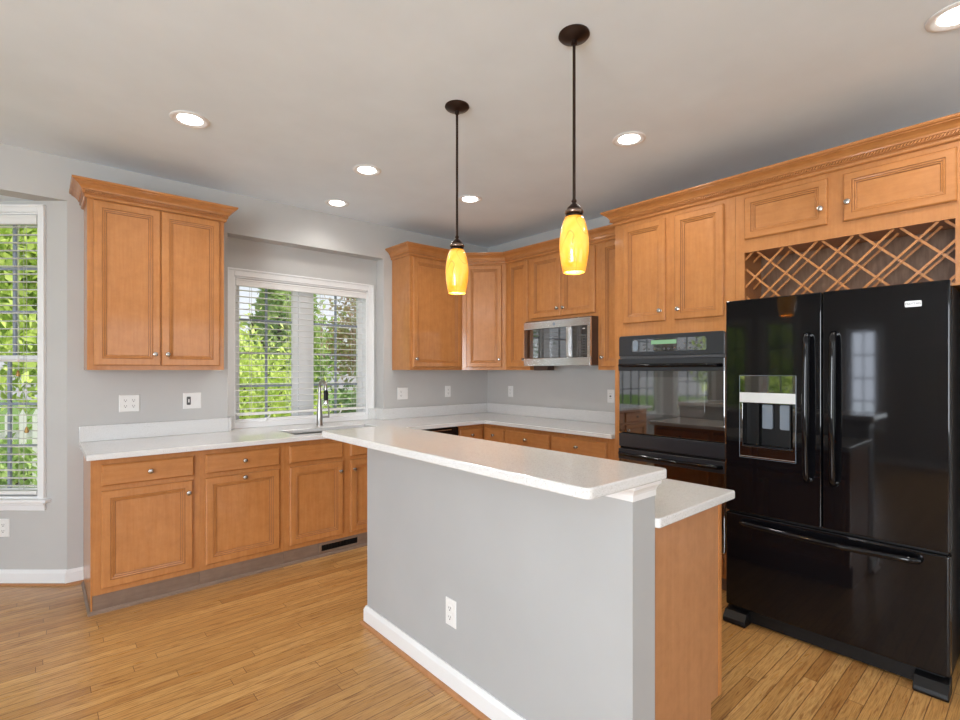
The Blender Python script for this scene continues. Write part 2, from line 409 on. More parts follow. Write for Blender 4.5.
# ------------------------------------------------------------------ windows
WN = [0]
def window(fr, u0, u1, z0, z1, style, wall_n=0, casing=.068, nx=3, stool=True, head=None):
    WN[0] += 1
    root = struct_root('window_%d' % WN[0], fr.p((u0 + u1) / 2, 0, z0))
    bm = BM(); c = casing
    for a in ((u0 - c, u0, z0, z1 + c), (u1, u1 + c, z0, z1 + c), (u0, u1, z1, z1 + c)):
        bx(bm, fr, a[0], a[1], 0, .014, a[2], a[3])
    for a in ((u0 - c, u0 - c + .016, z0, z1 + c), (u1 + c - .016, u1 + c, z0, z1 + c), (u0 - c, u1 + c, z1 + c - .016, z1 + c)):
        bx(bm, fr, a[0], a[1], .014, .022, a[2], a[3])
    obj('window_casing', bm, M['trim'], root, .003)
    if stool:
        bm = BM(); bx(bm, fr, u0 - c - .03, u1 + c + .03, -.06, .045, z0 - .022, z0)
        obj('window_sill', bm, M['trim'], root, .005)
        bm = BM(); bx(bm, fr, u0 - c, u1 + c, 0, .016, z0 - .075, z0 - .022); bx(bm, fr, u0 - c, u1 + c, .016, .024, z0 - .04, z0 - .022)
        obj('window_apron', bm, M['trim'], root, .003)
    bm = BM(); d0, d1 = -.118, -.0
    for a in ((u0, u0 + .012, z0, z1), (u1 - .012, u1, z0, z1), (u0, u1, z1 - .012, z1), (u0, u1, z0, z0 + .012)): bx(bm, fr, a[0], a[1], d0, d1, a[2], a[3])
    obj('window_jamb', bm, M['trim'], root)
    def sash(a0, a1, b0, b1, n, nxx, nzz, wd=.042):
        bm = BM()
        for a in ((a0, a0 + wd, b0, b1), (a1 - wd, a1, b0, b1), (a0 + wd, a1 - wd, b1 - wd, b1), (a0 + wd, a1 - wd, b0, b0 + wd)): bx(bm, fr, a[0], a[1], n - .018, n + .018, a[2], a[3])
        s = obj('window_frame', bm, M['trim'], root, .003)
        bm = BM()
        for i in range(1, nxx): q = a0 + wd + (a1 - a0 - 2 * wd) * i / nxx; bx(bm, fr, q - .009, q + .009, n - .008, n + .008, b0 + wd, b1 - wd)
        for i in range(1, nzz): q = b0 + wd + (b1 - b0 - 2 * wd) * i / nzz; bx(bm, fr, a0 + wd, a1 - wd, n - .0075, n + .0075, q - .009, q + .009)
        obj('muntins', bm, M['muntin'], s, label='slim grey glazing bars')
        bm = BM(); bx(bm, fr, a0 + wd, a1 - wd, n - .003, n + .003, b0 + wd, b1 - wd); obj('window_pane', bm, M['glass'], s)
    if style == 'hung':
        mid = z0 + (z1 - z0) * .49
        sash(u0 + .012, u1 - .012, z0 + .012, mid + .02, -.065, nx, 3); sash(u0 + .012, u1 - .012, mid - .02, z1 - .012, -.102, nx, 3)
    elif style == 'casement':
        m = (u0 + u1) / 2
        bm = BM(); bx(bm, fr, m - .045, m + .045, -.118, -.06, z0 + .012, z1 - .012); obj('mullion', bm, M['trim'], root)
        for k, (a, b) in enumerate(((u0 + .012, m - .045), (m + .045, u1 - .012))):
            sash(a, b, z0 + .012, z1 - .012, -.095, 2, 4, .05)
            q = a + .21 if k == 0 else a + .22
            bm = BM(); rrect(bm, fr, q - .045, q + .045, z0 + .008, z0 + .028, .008, -.06, -.02)
            tube(bm, [fr.p(q + .02, -.03, z0 + .028), fr.p(q + .03, -.02, z0 + .045), fr.p(q + .055, -.012, z0 + .085), fr.p(q + .06, -.01, z0 + .1)], .006, 8)
            obj('crank_handle', bm, M['plastic'], root, smooth=True)
    else: sash(u0 + .012, u1 - .012, z0 + .012, z1 - .012, -.08, nx, 4)
    return root
def blind(fr, u0, u1, z0, z1, n, label, pitch=.0505, cords=3, tassel=None, depth=.048):
    t = thing('window_blind', fr.p((u0 + u1) / 2, n, z0), label, 'window blind')
    bm = BM(); bx(bm, fr, u0, u1, n + depth / 2 + .001, n + depth / 2 + .011, z1 - .062, z1 - .002); bx(bm, fr, u0, u1, n + depth / 2 + .011, n + depth / 2 + .016, z1 - .018, z1 - .008); bx(bm, fr, u0, u1, n + depth / 2 + .011, n + depth / 2 + .014, z1 - .058, z1 - .050)
    obj('valance', bm, M['blind'], t, .002)
    bm = BM(); bx(bm, fr, u0 + .004, u1 - .004, n - .022, n + .022, z1 - .045, z1 - .002); obj('head_rail', bm, M['blind'], t)
    bm = BM(); z = z0 + .05; sl = math.tan(R(1))
    while z < z1 - .07:
        for (na, nb) in ((-.5, -.17), (-.17, .17), (.17, .5)):
            a, b = na * depth, nb * depth; za = z - a * sl + .0035 * (1 - (2 * na) ** 2); zb = z - b * sl + .0035 * (1 - (2 * nb) ** 2)
            vs = [bm.verts.new(fr.p(u, n + q, zz + h)) for h in (0, .0022) for (u, q, zz) in ((u0 + .004, a, za), (u1 - .004, a, za), (u1 - .004, b, zb), (u0 + .004, b, zb))]
            for f in ((0, 1, 2, 3), (4, 5, 6, 7), (0, 1, 5, 4), (1, 2, 6, 5), (2, 3, 7, 6), (3, 0, 4, 7)): bm.faces.new([vs[i] for i in f])
        z += pitch
    obj('slats', bm, M['blind'], t)
    bm = BM(); bx(bm, fr, u0 + .004, u1 - .004, n - .025, n + .025, z0, z0 + .022); obj('bottom_rail', bm, M['blind'], t, .003)
    bm = BM()
    for i in range(cords):
        q = u0 + .12 + (u1 - u0 - .24) * i / max(1, cords - 1)
        for s in (-1, 1): bx(bm, fr, q - .0012, q + .0012, n + s * (depth / 2 + .0002) - .0006, n + s * (depth / 2 + .0002) + .0006, z0 + .01, z1 - .05)
    obj('ladder_cord', bm, M['cord'], t)
    if tassel:
        for (q, zt) in tassel:
            bm = BM(); tube(bm, [fr.p(q, n + depth / 2 + .02, z1 - .07), fr.p(q, n + depth / 2 + .02, zt + .04)], .0012, 6); c = obj('pull_cord', bm, M['cord'], t)
            bm = BM(); lathe(bm, fr.p(q, n + depth / 2 + .02, zt), (0, 0, 1), [(.0, 0), (.010, .002), (.012, .012), (.006, .034), (.002, .042)], 12); obj('tassel', bm, M['tassel'], c, smooth=True, label='small brass coloured cord tassel')
    return t
FAw = FA(REC[3])
w1 = window(FAw, *WIN, 'casement', casing=.06, stool=False)
bm = BM(); bx(bm, FAw, WIN[0] - .001, WIN[1] + .001, -.118, .004, .9055, .948); bx(bm, FAw, WIN[0], WIN[1], -.055, -.02, .948, .975); obj('window_sill', bm, M['trim'], w1, .003)
blind(FAw, WIN[0] + .014, WIN[1] - .014, 1.004, WIN[3] - .014, -.034, 'wide white slatted blind in the window above the sink', cords=4)
FWr = FR
window(FR, *WB, 'hung', casing=.046, nx=3)
blind(FR, WB[0] + .014, WB[1] - .014, .575, WB[3] - .014, -.022, 'white slatted blind in the tall window left of the cabinets', cords=3, tassel=[(.30, 1.33), (.245, .97)], depth=.034)
window(FC, .14, LC - .14, .55, 2.38, 'fixed', nx=6)
window(FP, .24, .92, .55, 2.38, 'hung', nx=3)
for h in HL: window(FL, *h, 'fixed', nx=2 if h[1] - h[0] < 1 else 6)
for h in HF: window(FF, *h, 'fixed', nx=6)

# ------------------------------------------------------------------ cabinets
T = .019
DOOR = [(0, .0005), (0, .012), (.003, .0165), (.007, T), (.043, T), (.0452, .0145), (.048, .0165), (.054, .0150), (.0562, .0105), (.058, .0120), (.064, .0105), (.0665, .0050)]
SMALL = [(0, .0005), (0, .012), (.003, .0165), (.007, T), (.037, T), (.0385, .0145), (.041, .0165), (.047, .0150), (.0485, .0105), (.051, .0120), (.056, .0105), (.058, .0050)]
DRAW = [(0, .0005), (0, .010), (.003, .013), (.009, T)]
def knob(fr, u, z, parent, n=T):
    bm = BM(); a = fr.p(u, n, z); d = fr.p(u, n + 1, z) - a
    lathe(bm, a, d, [(.009, .0), (.009, .002), (.005, .004), (.005, .013), (.013, .017), (.0155, .022), (.013, .027), (.007, .0295), (0, .030)], 18, True)
    return obj('knob', bm, M['nickel'], parent, smooth=True)
def door(fr, u0, u1, z0, z1, parent, k=None, prof=None, name='door'):
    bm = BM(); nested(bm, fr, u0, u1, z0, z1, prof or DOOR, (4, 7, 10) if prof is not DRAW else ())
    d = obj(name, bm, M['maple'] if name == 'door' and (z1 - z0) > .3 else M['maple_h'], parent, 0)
    d.data.materials.append(M['groove_shade'])
    if k: knob(fr, k[0], k[1], d)
    return d
def drawer(fr, u0, u1, z0, z1, parent, k=True):
    d = door(fr, u0, u1, z0, z1, parent, ((u0 + u1) / 2, (z0 + z1) / 2) if k else None, DRAW, 'drawer'); return d
def carcass(fr, u0, u1, depth, z0, z1, t, name='carcass', m=None):
    bm = BM(); bx(bm, fr, u0, u1, -depth, -.02, z0, z1); obj(name, bm, m or M['maple'], t)
def faceframe(fr, u0, u1, z0, z1, t, holes):
    bm = BM(); us = sorted({u0, u1, *[h[0] for h in holes], *[h[1] for h in holes]}); zs = sorted({z0, z1, *[h[2] for h in holes], *[h[3] for h in holes]})
    cells(bm, us, zs, lambda a, b: not any(h[0] < a < h[1] and h[2] < b < h[3] for h in holes), lambda a, b, k: fr.p(a, -.0199 * (1 - k), b))
    obj('face_frame', bm, M['maple'], t)
CROWN = [(0, 2.414), (.010, 2.414), (.015, 2.419), (.016, 2.428), (.012, 2.431), (.012, 2.436), (.023, 2.4375), (.023, 2.4575), (.029, 2.4585), (.031, 2.466), (.042, 2.480), (.056, 2.4905), (.063, 2.493), (.063, 2.498), (.071, 2.500), (.075, 2.506), (.075, 2.514), (0, 2.514)]
def rope(bm, path, out, z, pitch=.013):
    P = [Vector(p) for p in path]
    for a, b in zip(P, P[1:]):
        d = (b - a).normalized(); nn = Vector((d.y, -d.x)); L = (b - a).length; k = int(L / pitch)
        for i in range(k):
            c = a + d * (i + .5) * pitch + nn * out
            vs = []
            for sz in (-1, 1):
                for (q, r) in ((-.0048, -.0055), (.0048, -.0055), (.0034, .0055), (-.0034, .0055)):
                    vs.append(bm.verts.new((c.x + d.x * (q + sz * .004) + nn.x * r, c.y + d.y * (q + sz * .004) + nn.y * r, z + sz * .0072)))
            for f in ((0, 1, 2, 3), (4, 5, 6, 7), (0, 1, 5, 4), (1, 2, 6, 5), (2, 3, 7, 6), (3, 0, 4, 7)): bm.faces.new([vs[j] for j in f])

UF = 3.855; UZ0, UZ1 = 1.372, 2.430
A = FA(UF)
# left upper cabinet
t = thing('wall_cabinet', (.595, 4.0, UZ0), 'two-door maple wall cabinet hanging alone left of the sink window', 'cabinet')
bm = BM(); bx(bm, A, .214, .975, -.303, -.02, UZ0 + .0, UZ1); obj('carcass', bm, M['maple'], t)
faceframe(A, .214, .975, UZ0, UZ1, t, [])
door(A, .243, .5925, 1.400, 2.409, t, (.560, 1.474)); door(A, .5975, .946, 1.400, 2.409, t, (.630, 1.474))
pth = [(.214, 4.157), (.214, UF), (.975, UF), (.975, 4.157)]
bm = BM(); sweep(bm, pth[::-1], neg(CROWN)) if False else sweep(bm, pth, [(o, z) for o, z in CROWN])
cr = obj('crown_moulding', bm, M['maple_h'], t)
bm = BM(); rope(bm, [(.195, UF - .0285), (.994, UF - .0285)], 0, 2.4475); obj('rope_bead', bm, M['maple_h'], cr)

# right upper run: wall cabinets
t = thing('wall_cabinet', (2.83, 4.0, UZ0), 'single-door maple wall cabinet just right of the sink window', 'cabinet')
carcass(A, 2.524, 3.139, .303, UZ0, UZ1, t); faceframe(A, 2.524, 3.139, UZ0, UZ1, t, [])
door(A, 2.553, 3.110, 1.400, 2.402, t, (2.582, 1.474))
BU = FB(3.445)
# diagonal corner
a = Vector((3.14, UF)); b = Vector((3.445, 3.55)); dd = (b - a).normalized(); D = F(a, (dd.x, dd.y), (dd.y, -dd.x) if False else (-abs(dd.y), -abs(dd.x)))
DLn = (b - a).length
t = thing('wall_cabinet', (3.55, 3.95, UZ0), 'diagonal corner maple wall cabinet where the two upper runs meet', 'cabinet')
bm = BM(); pts = [(3.1405, UF + .001), (3.444, 3.5505), (3.747, 3.5505), (3.747, 4.157), (3.1405, 4.157)]
lo = [bm.verts.new((x, y, UZ0)) for x, y in pts]; hi = [bm.verts.new((x, y, UZ1)) for x, y in pts]; bm.faces.new(lo); bm.faces.new(hi)
for i in range(5): bm.faces.new((lo[i], lo[(i + 1) % 5], hi[(i + 1) % 5], hi[i]))
obj('carcass', bm, M['maple'], t)
door(D, .042, DLn - .042, 1.400, 2.402, t, (DLn - .068, 1.474))
# narrow cab
t = thing('wall_cabinet', (3.6, 3.39, UZ0), 'narrow single-door maple wall cabinet left of the microwave', 'cabinet')
carcass(BU, 3.229, 3.549, .303, UZ0, UZ1, t); faceframe(BU, 3.229, 3.549, UZ0, UZ1, t, [])
door(BU, 3.247, 3.505, 1.400, 2.402, t, (3.285, 1.474))
t = thing('wall_cabinet', (3.6, 2.85, 1.815), 'short two-door maple wall cabinet above the microwave', 'cabinet')
carcass(BU, 2.466, 3.228, .303, 1.815, UZ1, t); faceframe(BU, 2.466, 3.228, 1.815, UZ1, t, [])
door(BU, 2.850, 3.205, 1.845, 2.402, t, (2.880, 1.915)); door(BU, 2.489, 2.845, 1.845, 2.402, t, (2.815, 1.915))
t = thing('wall_cabinet', (3.6, 2.29, UZ0), 'slim single-door maple wall cabinet between microwave and tall oven cabinet', 'cabinet')
carcass(BU, 2.104, 2.465, .303, UZ0, UZ1, t); faceframe(BU, 2.104, 2.465, UZ0, UZ1, t, [])
door(BU, 2.135, 2.425, 1.400, 2.402, t, (2.412, 1.474))
bm = BM(); sweep(bm, [(2.524, 4.157), (2.524, UF), (3.14, UF), (3.445, 3.55), (3.445, 2.180)], CROWN)
tag(obj('crown_moulding', bm, M['maple_h']), 'maple crown moulding above the corner and microwave wall cabinets', 'crown moulding')

# tall oven cabinet
TW = FB(3.14)
OV = (1.315, 2.052, .26, 1.608)
t = thing('tall_oven_cabinet', (3.44, 1.68, 0), 'tall maple cabinet that houses the black double wall oven', 'cabinet')
bm = BM()
for a_ in ((1.262, 1.285, .0, UZ1), (2.079, 2.102, .0, UZ1)): bx(bm, TW, a_[0], a_[1], -.605, -.02, a_[2], a_[3])
bx(bm, TW, 1.286, 2.078, -.605, -.595, .1, UZ1); bx(bm, TW, 1.286, 2.078, -.59, -.02, 1.63, UZ1); bx(bm, TW, 1.286, 2.078, -.59, -.02, .1, .235)
obj('carcass', bm, M['maple'], t)
faceframe(TW, 1.262, 2.102, .1, UZ1, t, [(OV[0] + .006, OV[1] - .006, OV[2] + .004, OV[3] - .004)])
door(TW, 1.706, 2.026, 1.700, 2.385, t, (1.737, 1.768)); door(TW, 1.327, 1.641, 1.700, 2.385, t, (1.61, 1.768))
drawer(TW, 1.33, 2.03, .125, .235, t)
bm = BM(); bx(bm, TW, 1.29, 2.07, -.6, -.07, 0, .0995); obj('toe_kick', bm, M['kick'], t)
# over-fridge cabinet with wine rack
t = thing('over_fridge_cabinet', (3.44, .75, 1.79), 'maple cabinet with a lattice wine rack above the black refrigerator', 'cabinet')
RK = (.299, 1.211, 1.770, 2.065)
bm = BM()
bx(bm, TW, .1755, 1.260, -.605, -.02, 2.085, UZ1); bx(bm, TW, .1755, .195, -.605, -.02, 0, 2.084); bx(bm, TW, 1.235, 1.2605, -.605, -.02, 1.758, 2.084); bx(bm, TW, .196, 1.234, -.605, -.02, 1.758, 1.769)
obj('carcass', bm, M['maple'], t)
faceframe(TW, .1755, 1.2605, 1.758, UZ1, t, [RK])
bm = BM(); bx(bm, TW, .1755, .195, -.0199, 0, 0, 1.7575); obj('end_stile', bm, M['maple'], t)
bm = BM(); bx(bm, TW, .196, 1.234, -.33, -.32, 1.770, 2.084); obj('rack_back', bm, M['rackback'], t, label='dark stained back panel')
door(TW, .791, 1.207, 2.140, 2.385, t, (.818, 2.225), SMALL); door(TW, .292, .722, 2.140, 2.385, t, (.700, 2.232), SMALL)
def lattice(n0, n1, name, t, dirs=(1, -1)):
    bm = BM(); w_ = .0075; P = .165
    u0, u1, z0, z1 = RK[0] - .004, RK[1] + .004, RK[2] - .004, RK[3] + .004
    for sgn in dirs:
        for k in range(-8, 9):
            # line z = 2.0 + sgn*(u-.592) + k*.163
            c = 2.0 + k * .163 - sgn * .592
            us = [u0, u1]; 
            ua = (z0 - c) / sgn; ub = (z1 - c) / sgn
            lo_, hi_ = max(u0, min(ua, ub)), min(u1, max(ua, ub))
            if hi_ - lo_ < .03: continue
            na, nb = (n0, (n0 + n1) / 2) if sgn > 0 else ((n0 + n1) / 2, n1)
            q = w_ * .7071
            vs = []
            for n in (na, nb):
                for (u, s_) in ((lo_, -1), (hi_, -1), (hi_, 1), (lo_, 1)):
                    z = c + sgn * u; vs.append(bm.verts.new(TW.p(min(max(u - sgn * q * s_, u0), u1), n, min(max(z + q * s_, z0), z1))))
            for f in ((0, 1, 2, 3), (4, 5, 6, 7), (0, 1, 5, 4), (1, 2, 6, 5), (2, 3, 7, 6), (3, 0, 4, 7)): bm.faces.new([vs[j] for j in f])
    obj(name, bm, M['maple'], t)
lattice(-.034, -.021, 'rack_lattice', t); lattice(-.15, -.137, 'rack_lattice', t, (-1,))
bm = BM(); A_ = [bm.verts.new((3.1398 - o_, 2.102 + o_, z)) for o_, z in CROWN]; B_ = [bm.verts.new((3.1398 - o_, .1755 - o_, z)) for o_, z in CROWN]
bm.faces.new(A_); bm.faces.new(B_)
for i in range(len(A_)): j = (i + 1) % len(A_); bm.faces.new((A_[i], A_[j], B_[j], B_[i]))
rp = [(3.1115, 2.128), (3.1115, .15)]
cr = obj('crown_moulding', bm, M['maple_h']); tag(cr, 'maple crown moulding with rope bead above the oven and refrigerator cabinets', 'crown moulding')
bm = BM(); rope(bm, rp, 0, 2.4475); obj('rope_bead', bm, M['maple_h'], cr)

# base cabinets, window wall
BF = 3.545; Bs = FA(BF); CT = .905; CB = .873
def base_cab(u0, u1, label, fr=Bs, depth=.612, kick=.002, hollow=False):
    c = fr.p((u0 + u1) / 2, -.3, 0)
    t = thing('base_cabinet', c, label, 'cabinet')
    bm = BM()
    if hollow:
        for a_ in ((u0, u0 + .018, -depth, -.02, .105, CB), (u1 - .018, u1, -depth, -.02, .105, CB), (u0 + .018, u1 - .018, -depth, -depth + .012, .105, CB), (u0 + .018, u1 - .018, -depth + .012, -.02, .105, .123)): bx(bm, fr, *a_)
    else: bx(bm, fr, u0, u1, -depth, -.02, .105, CB)
    obj('carcass', bm, M['maple'], t)
    bm = BM(); bx(bm, fr, u0 + .0005, u1 - .0005, -depth, -kick - .004, 0, .1045); obj('toe_kick', bm, M['kick'], t)
    faceframe(fr, u0, u1, .105, CB, t, [])
    return t
t = base_cab(.220, .7555, 'maple base cabinet with drawer over door at the left end')
drawer(Bs, .258, .724, .714, .838, t); door(Bs, .258, .716, .137, .688, t, (.690, .615))
bm = BM(); bx(bm, Bs, .212, .2195, -.612, -.003, 0, CB); obj('end_panel', bm, M['maple'], t)
t = base_cab(.756, 1.279, 'maple base cabinet with two knobs set one above the other')
drawer(Bs, .786, 1.250, .714, .838, t); door(Bs, .786, 1.248, .137, .688, t, (1.017, .666))
t = base_cab(1.2795, 2.215, 'wide maple sink cabinet with two false drawer fronts', hollow=True)
drawer(Bs, 1.317, 1.719, .714, .838, t, False); drawer(Bs, 1.779, 2.18, .714, .838, t, False)
door(Bs, 1.317, 1.719, .137, .688, t, (1.693, .615)); door(Bs, 1.779, 2.18, .137, .688, t, (1.806, .615))
# shoe moulding at the toe kick
bm = BM(); sweep(bm, [(.2125, 4.10), (.2125, BF + .004), (2.215, BF + .004)], [(.0, 0), (.014, 0), (.012, .012), (.004, .019), (0, .019)])
struct('trim_2', bm, M['kick'])
# toe-kick vent
t = thing('floor_vent', Bs.p(1.70, -.01, .03), 'dark metal heating vent set in the toe kick under the sink', 'vent')
bm = BM(); cells(bm, [1.535, 1.555, 1.845, 1.865], [.028, .040, .084, .096], lambda a, b: not (1.555 < a < 1.845 and .04 < b < .084), lambda a, b, k: Bs.p(a, -.0058 + .007 * k, b)); obj('frame', bm, M['kick'], t)
bm = BM(); bx(bm, Bs, 1.555, 1.845, -.0058, -.0035, .04, .084)
for i in range(24): q = 1.561 + i * .012; bx(bm, Bs, q, q + .003, -.0035, .0005, .042, .082)
obj('grille', bm, M['blackmat'], t)
# dishwasher
t = thing('dishwasher', (2.53, 3.85, 0), 'black dishwasher right of the sink, mostly hidden by the bar', 'dishwasher')
bm = BM(); bx(bm, Bs, 2.2165, 2.8255, -.59, -.0, .10, CB - .003); obj('tub', bm, M['blackmat'], t)
bm = BM(); bx(bm, Bs, 2.220, 2.822, .0005, .022, .12, .735); obj('door', bm, M['black'], t, .004)
bm = BM(); bx(bm, Bs, 2.220, 2.822, .0005, .026, .742, .862); obj('control_panel', bm, M['black'], t, .006)
bm = BM(); bx(bm, Bs, 2.30, 2.74, .0265, .030, .842, .847); obj('handle', bm, M['steel'], t)
t = base_cab(2.827, 3.139, 'maple base cabinet between dishwasher and inside corner')
drawer(Bs, 2.850, 3.115, .714, .838, t); door(Bs, 2.850, 3.115, .137, .688, t, (2.88, .615))
Bb = FB(3.14)
t = thing('base_cabinet', (3.44, 3.80, 0), 'blind corner maple base cabinet with narrow drawer', 'cabinet')
bm = BM(); bx(bm, Bb, 3.232, 4.157, -.608, -.02, .105, CB); obj('carcass', bm, M['maple'], t)
bm = BM(); bx(bm, Bb, 3.232, 3.54, -.0199, 0, .105, CB); obj('face_frame', bm, M['maple'], t)
bm = BM(); bx(bm, Bb, 3.2325, 4.15, -.6, -.075, 0, .1045); obj('toe_kick', bm, M['kick'], t)
drawer(Bb, 3.254, 3.501, .714, .838, t); door(Bb, 3.254, 3.501, .137, .688, t, (3.28, .615))
for (u0, u1, lab) in ((2.7045, 3.2315, 'maple base cabinet below the microwave, middle of the oven-wall run'), (2.1035, 2.704, 'maple base cabinet next to the tall oven cabinet')):
    t = thing('base_cabinet', (3.44, (u0 + u1) / 2, 0), lab, 'cabinet')
    bm = BM(); bx(bm, Bb, u0, u1, -.608, -.02, .105, CB); obj('carcass', bm, M['maple'], t)
    faceframe(Bb, u0, u1, .105, CB, t, [])
    bm = BM(); bx(bm, Bb, u0 + .001, u1 - .001, -.6, -.075, 0, .1045); obj('toe_kick', bm, M['kick'], t)
    a0, a1 = (2.716, 3.226) if u0 > 2.6 else (2.168, 2.694)
    drawer(Bb, a0, a1, .714, .838, t); door(Bb, a0, (a0 + a1) / 2 - .002, .137, .688, t, ((a0 + a1) / 2 - .03, .615)); door(Bb, (a0 + a1) / 2 + .002, a1, .137, .688, t, ((a0 + a1) / 2 + .03, .615))

# ------------------------------------------------------------------ worktops
SK = (1.385, 2.11, 3.60, 3.93)
bm = BM()
xs = [.190, REC[0] + .002, SK[0], SK[1], REC[1] - .002, 3.100, 3.748]; ys = [2.104, 3.475, SK[2], SK[3], YA - .002, REC[3] - .002]
def inc(x, y):
    if SK[0] < x < SK[1] and SK[2] < y < SK[3]: return False
    if y > YA - .002: return REC[0] < x < REC[1]
    return y > 3.475 or x > 3.1
cells(bm, xs, ys, inc, lambda a, b, k: Vector((a, b, CB + .0005 if k == 0 else CT)))
tag(obj('countertop', bm, M['quartz'], None, .004), 'white speckled L-shaped quartz countertop along the window and oven walls', 'countertop')
bm = BM(); z0, z1 = CT + .0005, 1.008
bx(bm, W0, .190, REC[0] + .001, YA - .022, YA - .001, z0, z1)
bx(bm, W0, REC[0] + .001, REC[0] + .021, YA - .022, REC[3] - .001, z0, z1); bx(bm, W0, REC[0] + .021, WIN[0] - .002, REC[3] - .0235, REC[3] - .0235 + .02, z0, z1)
tag(obj('backsplash', bm, M['quartz'], None, .002), 'low quartz backsplash strip below the lone wall cabinet, left of window', 'backsplash')
bm = BM()
bx(bm, W0, REC[1] - .001, 3.728, YA - .022, YA - .001, z0, z1); bx(bm, W0, REC[1] - .021, REC[1] - .001, YA - .022, REC[3] - .001, z0, z1); bx(bm, W0, WIN[1] + .002, REC[1] - .021, REC[3] - .0235, REC[3] - .0035, z0, z1)
bx(bm, W0, XB - .022, XB - .001, 2.104, YA - .001, z0, z1)
tag(obj('backsplash', bm, M['quartz'], None, .002), 'low quartz backsplash strip around the corner right of the window', 'backsplash')
# sink
t = thing('sink', ((SK[0] + SK[1]) / 2, (SK[2] + SK[3]) / 2, .69), 'stainless steel undermount sink in the white countertop', 'sink')
bm = BM(); c = .012
s0 = [(SK[0] - .02, SK[1] + .02, SK[2] - .02, SK[3] + .02, CB - .001), (SK[0] - .004, SK[1] + .004, SK[2] - .004, SK[3] + .004, CB - .001), (SK[0] + .0, SK[1] - .0, SK[2] + .0, SK[3] - .0, .74), (SK[0] + .02, SK[1] - .02, SK[2] + .02, SK[3] - .02, .70)]
rg = [[bm.verts.new(p) for p in ((a0, b0, z), (a1, b0, z), (a1, b1, z), (a0, b1, z))] for a0, a1, b0, b1, z in s0]
for p, q in zip(rg, rg[1:]):
    for k in range(4): bm.faces.new((p[k], p[(k + 1) % 4], q[(k + 1) % 4], q[k]))
bm.faces.new(rg[-1]); obj('basin', bm, M['sinksteel'], t, solid=.002)
bm = BM(); lathe(bm, (1.75, 3.78, .7015), (0, 0, 1), [(.045, 0), (.045, .004), (.03, .003), (0, .002)], 24); obj('drain', bm, M['chrome'], t, smooth=True)
# faucet
fx, fy = 1.775, 4.085
t = thing('faucet', (fx, fy, CT), 'brushed pull-down kitchen faucet standing behind the sink', 'faucet')
bm = BM(); lathe(bm, (fx, fy, CT + .0005), (0, 0, 1), [(.030, 0), (.030, .008), (.026, .015), (.0245, .09), (.019, .16), (.0165, .22)], 24); obj('base', bm, M['faucet'], t, smooth=True)
bm = BM(); pts = [(fx, fy, CT + .215), (fx, fy, 1.22)]
for k in range(0, 11): a_ = math.pi * k / 10; pts.append((fx + .005 * (1 - math.cos(a_)), fy - .05 * (1 - math.cos(a_)), 1.225 + .055 * math.sin(a_)))
pts.append((fx + .01, fy - .10, 1.20)); tube(bm, pts, .0125, 14); obj('spout', bm, M['faucet'], t, smooth=True)
bm = BM(); lathe(bm, (fx + .01, fy - .10, 1.205), (0, -.04, -1), [(.0135, 0), (.018, .02), (.018, .085)], 16); sp = obj('spray_head', bm, M['blackmat'], t, smooth=True, label='black spray grip')
bm = BM(); lathe(bm, (fx + .01, fy - .1035, 1.119), (0, -.06, -1), [(.018, 0), (.022, .018), (.021, .03), (.0, .03)], 16); obj('nozzle', bm, M['chrome'], sp, smooth=True)
bm = BM(); tube(bm, [(fx + .02, fy - .01, CT + .07), (fx + .075, fy - .025, CT + .07)], .009, 12); tube(bm, [(fx + .070, fy - .025, CT + .07), (fx + .072, fy - .028, CT + .11), (fx + .064, fy - .03, CT + .17)], .006, 8)
obj('lever_handle', bm, M['faucet'], t, smooth=True)

# ------------------------------------------------------------------ island
IX0, IX1, IY0, IY1 = 1.333, 1.460, .831, 2.450
BT = 1.062
bm = BM(); bx(bm, W0, IX0, IX1, IY0, IY1, 0, 1.030); struct('wall_island', bm, M['island_wall'])
bm = BM(); sweep(bm, [(IX1, IY1), (IX0, IY1), (IX0, IY0), (IX1, IY0)][::-1], [(-o, z) for o, z in BP] if False else [(-o, z) for o, z in [(0, 0), (.015, 0), (.015, .078), (.009, .090), (.006, .098), (0, .098)]])
struct('baseboard_island', bm, M['trim'])
bm = BM(); sweep(bm, [(IX1, IY1), (IX0, IY1), (IX0, IY0), (IX1, IY0)][::-1], [(-.015, 0), (-.031, 0), (-.029, .009), (-.023, .015), (-.015, .016)]); struct('trim_3', bm, M['veneer'])
bm = BM(); sweep(bm, [(IX1, IY1), (IX0, IY1), (IX0, IY0), (IX1, IY0)][::-1], [(0, .978), (-.004, .978), (-.004, .996), (-.007, 1.004), (-.014, 1.013), (-.022, 1.018), (-.024, 1.0295), (0, 1.0295)]); struct('trim_4', bm, M['trim'])
def rtop(x0, x1, y0, y1, z0, z1, r=.03):
    bm = BM(); pts = []
    for (cx_, cy_, a0) in ((x0 + r, y0 + r, 180), (x1 - r, y0 + r, 270), (x1 - r, y1 - r, 0), (x0 + r, y1 - r, 90)):
        for i in range(6): a_ = R(a0 + 18 * i); pts.append((cx_ + r * math.cos(a_), cy_ + r * math.sin(a_)))
    A_ = [bm.verts.new((x, y, z0)) for x, y in pts]; B_ = [bm.verts.new((x, y, z1)) for x, y in pts]; bm.faces.new(A_); bm.faces.new(B_)
    for i in range(len(A_)): j = (i + 1) % len(A_); bm.faces.new((A_[i], A_[j], B_[j], B_[i]))
    return bm
tag(obj('bar_top', rtop(1.075, 1.492, .800, 2.462, 1.0305, BT, .022), M['quartz'], None, .005, seg=3), 'raised white quartz bar top on the grey island wall', 'bar top')
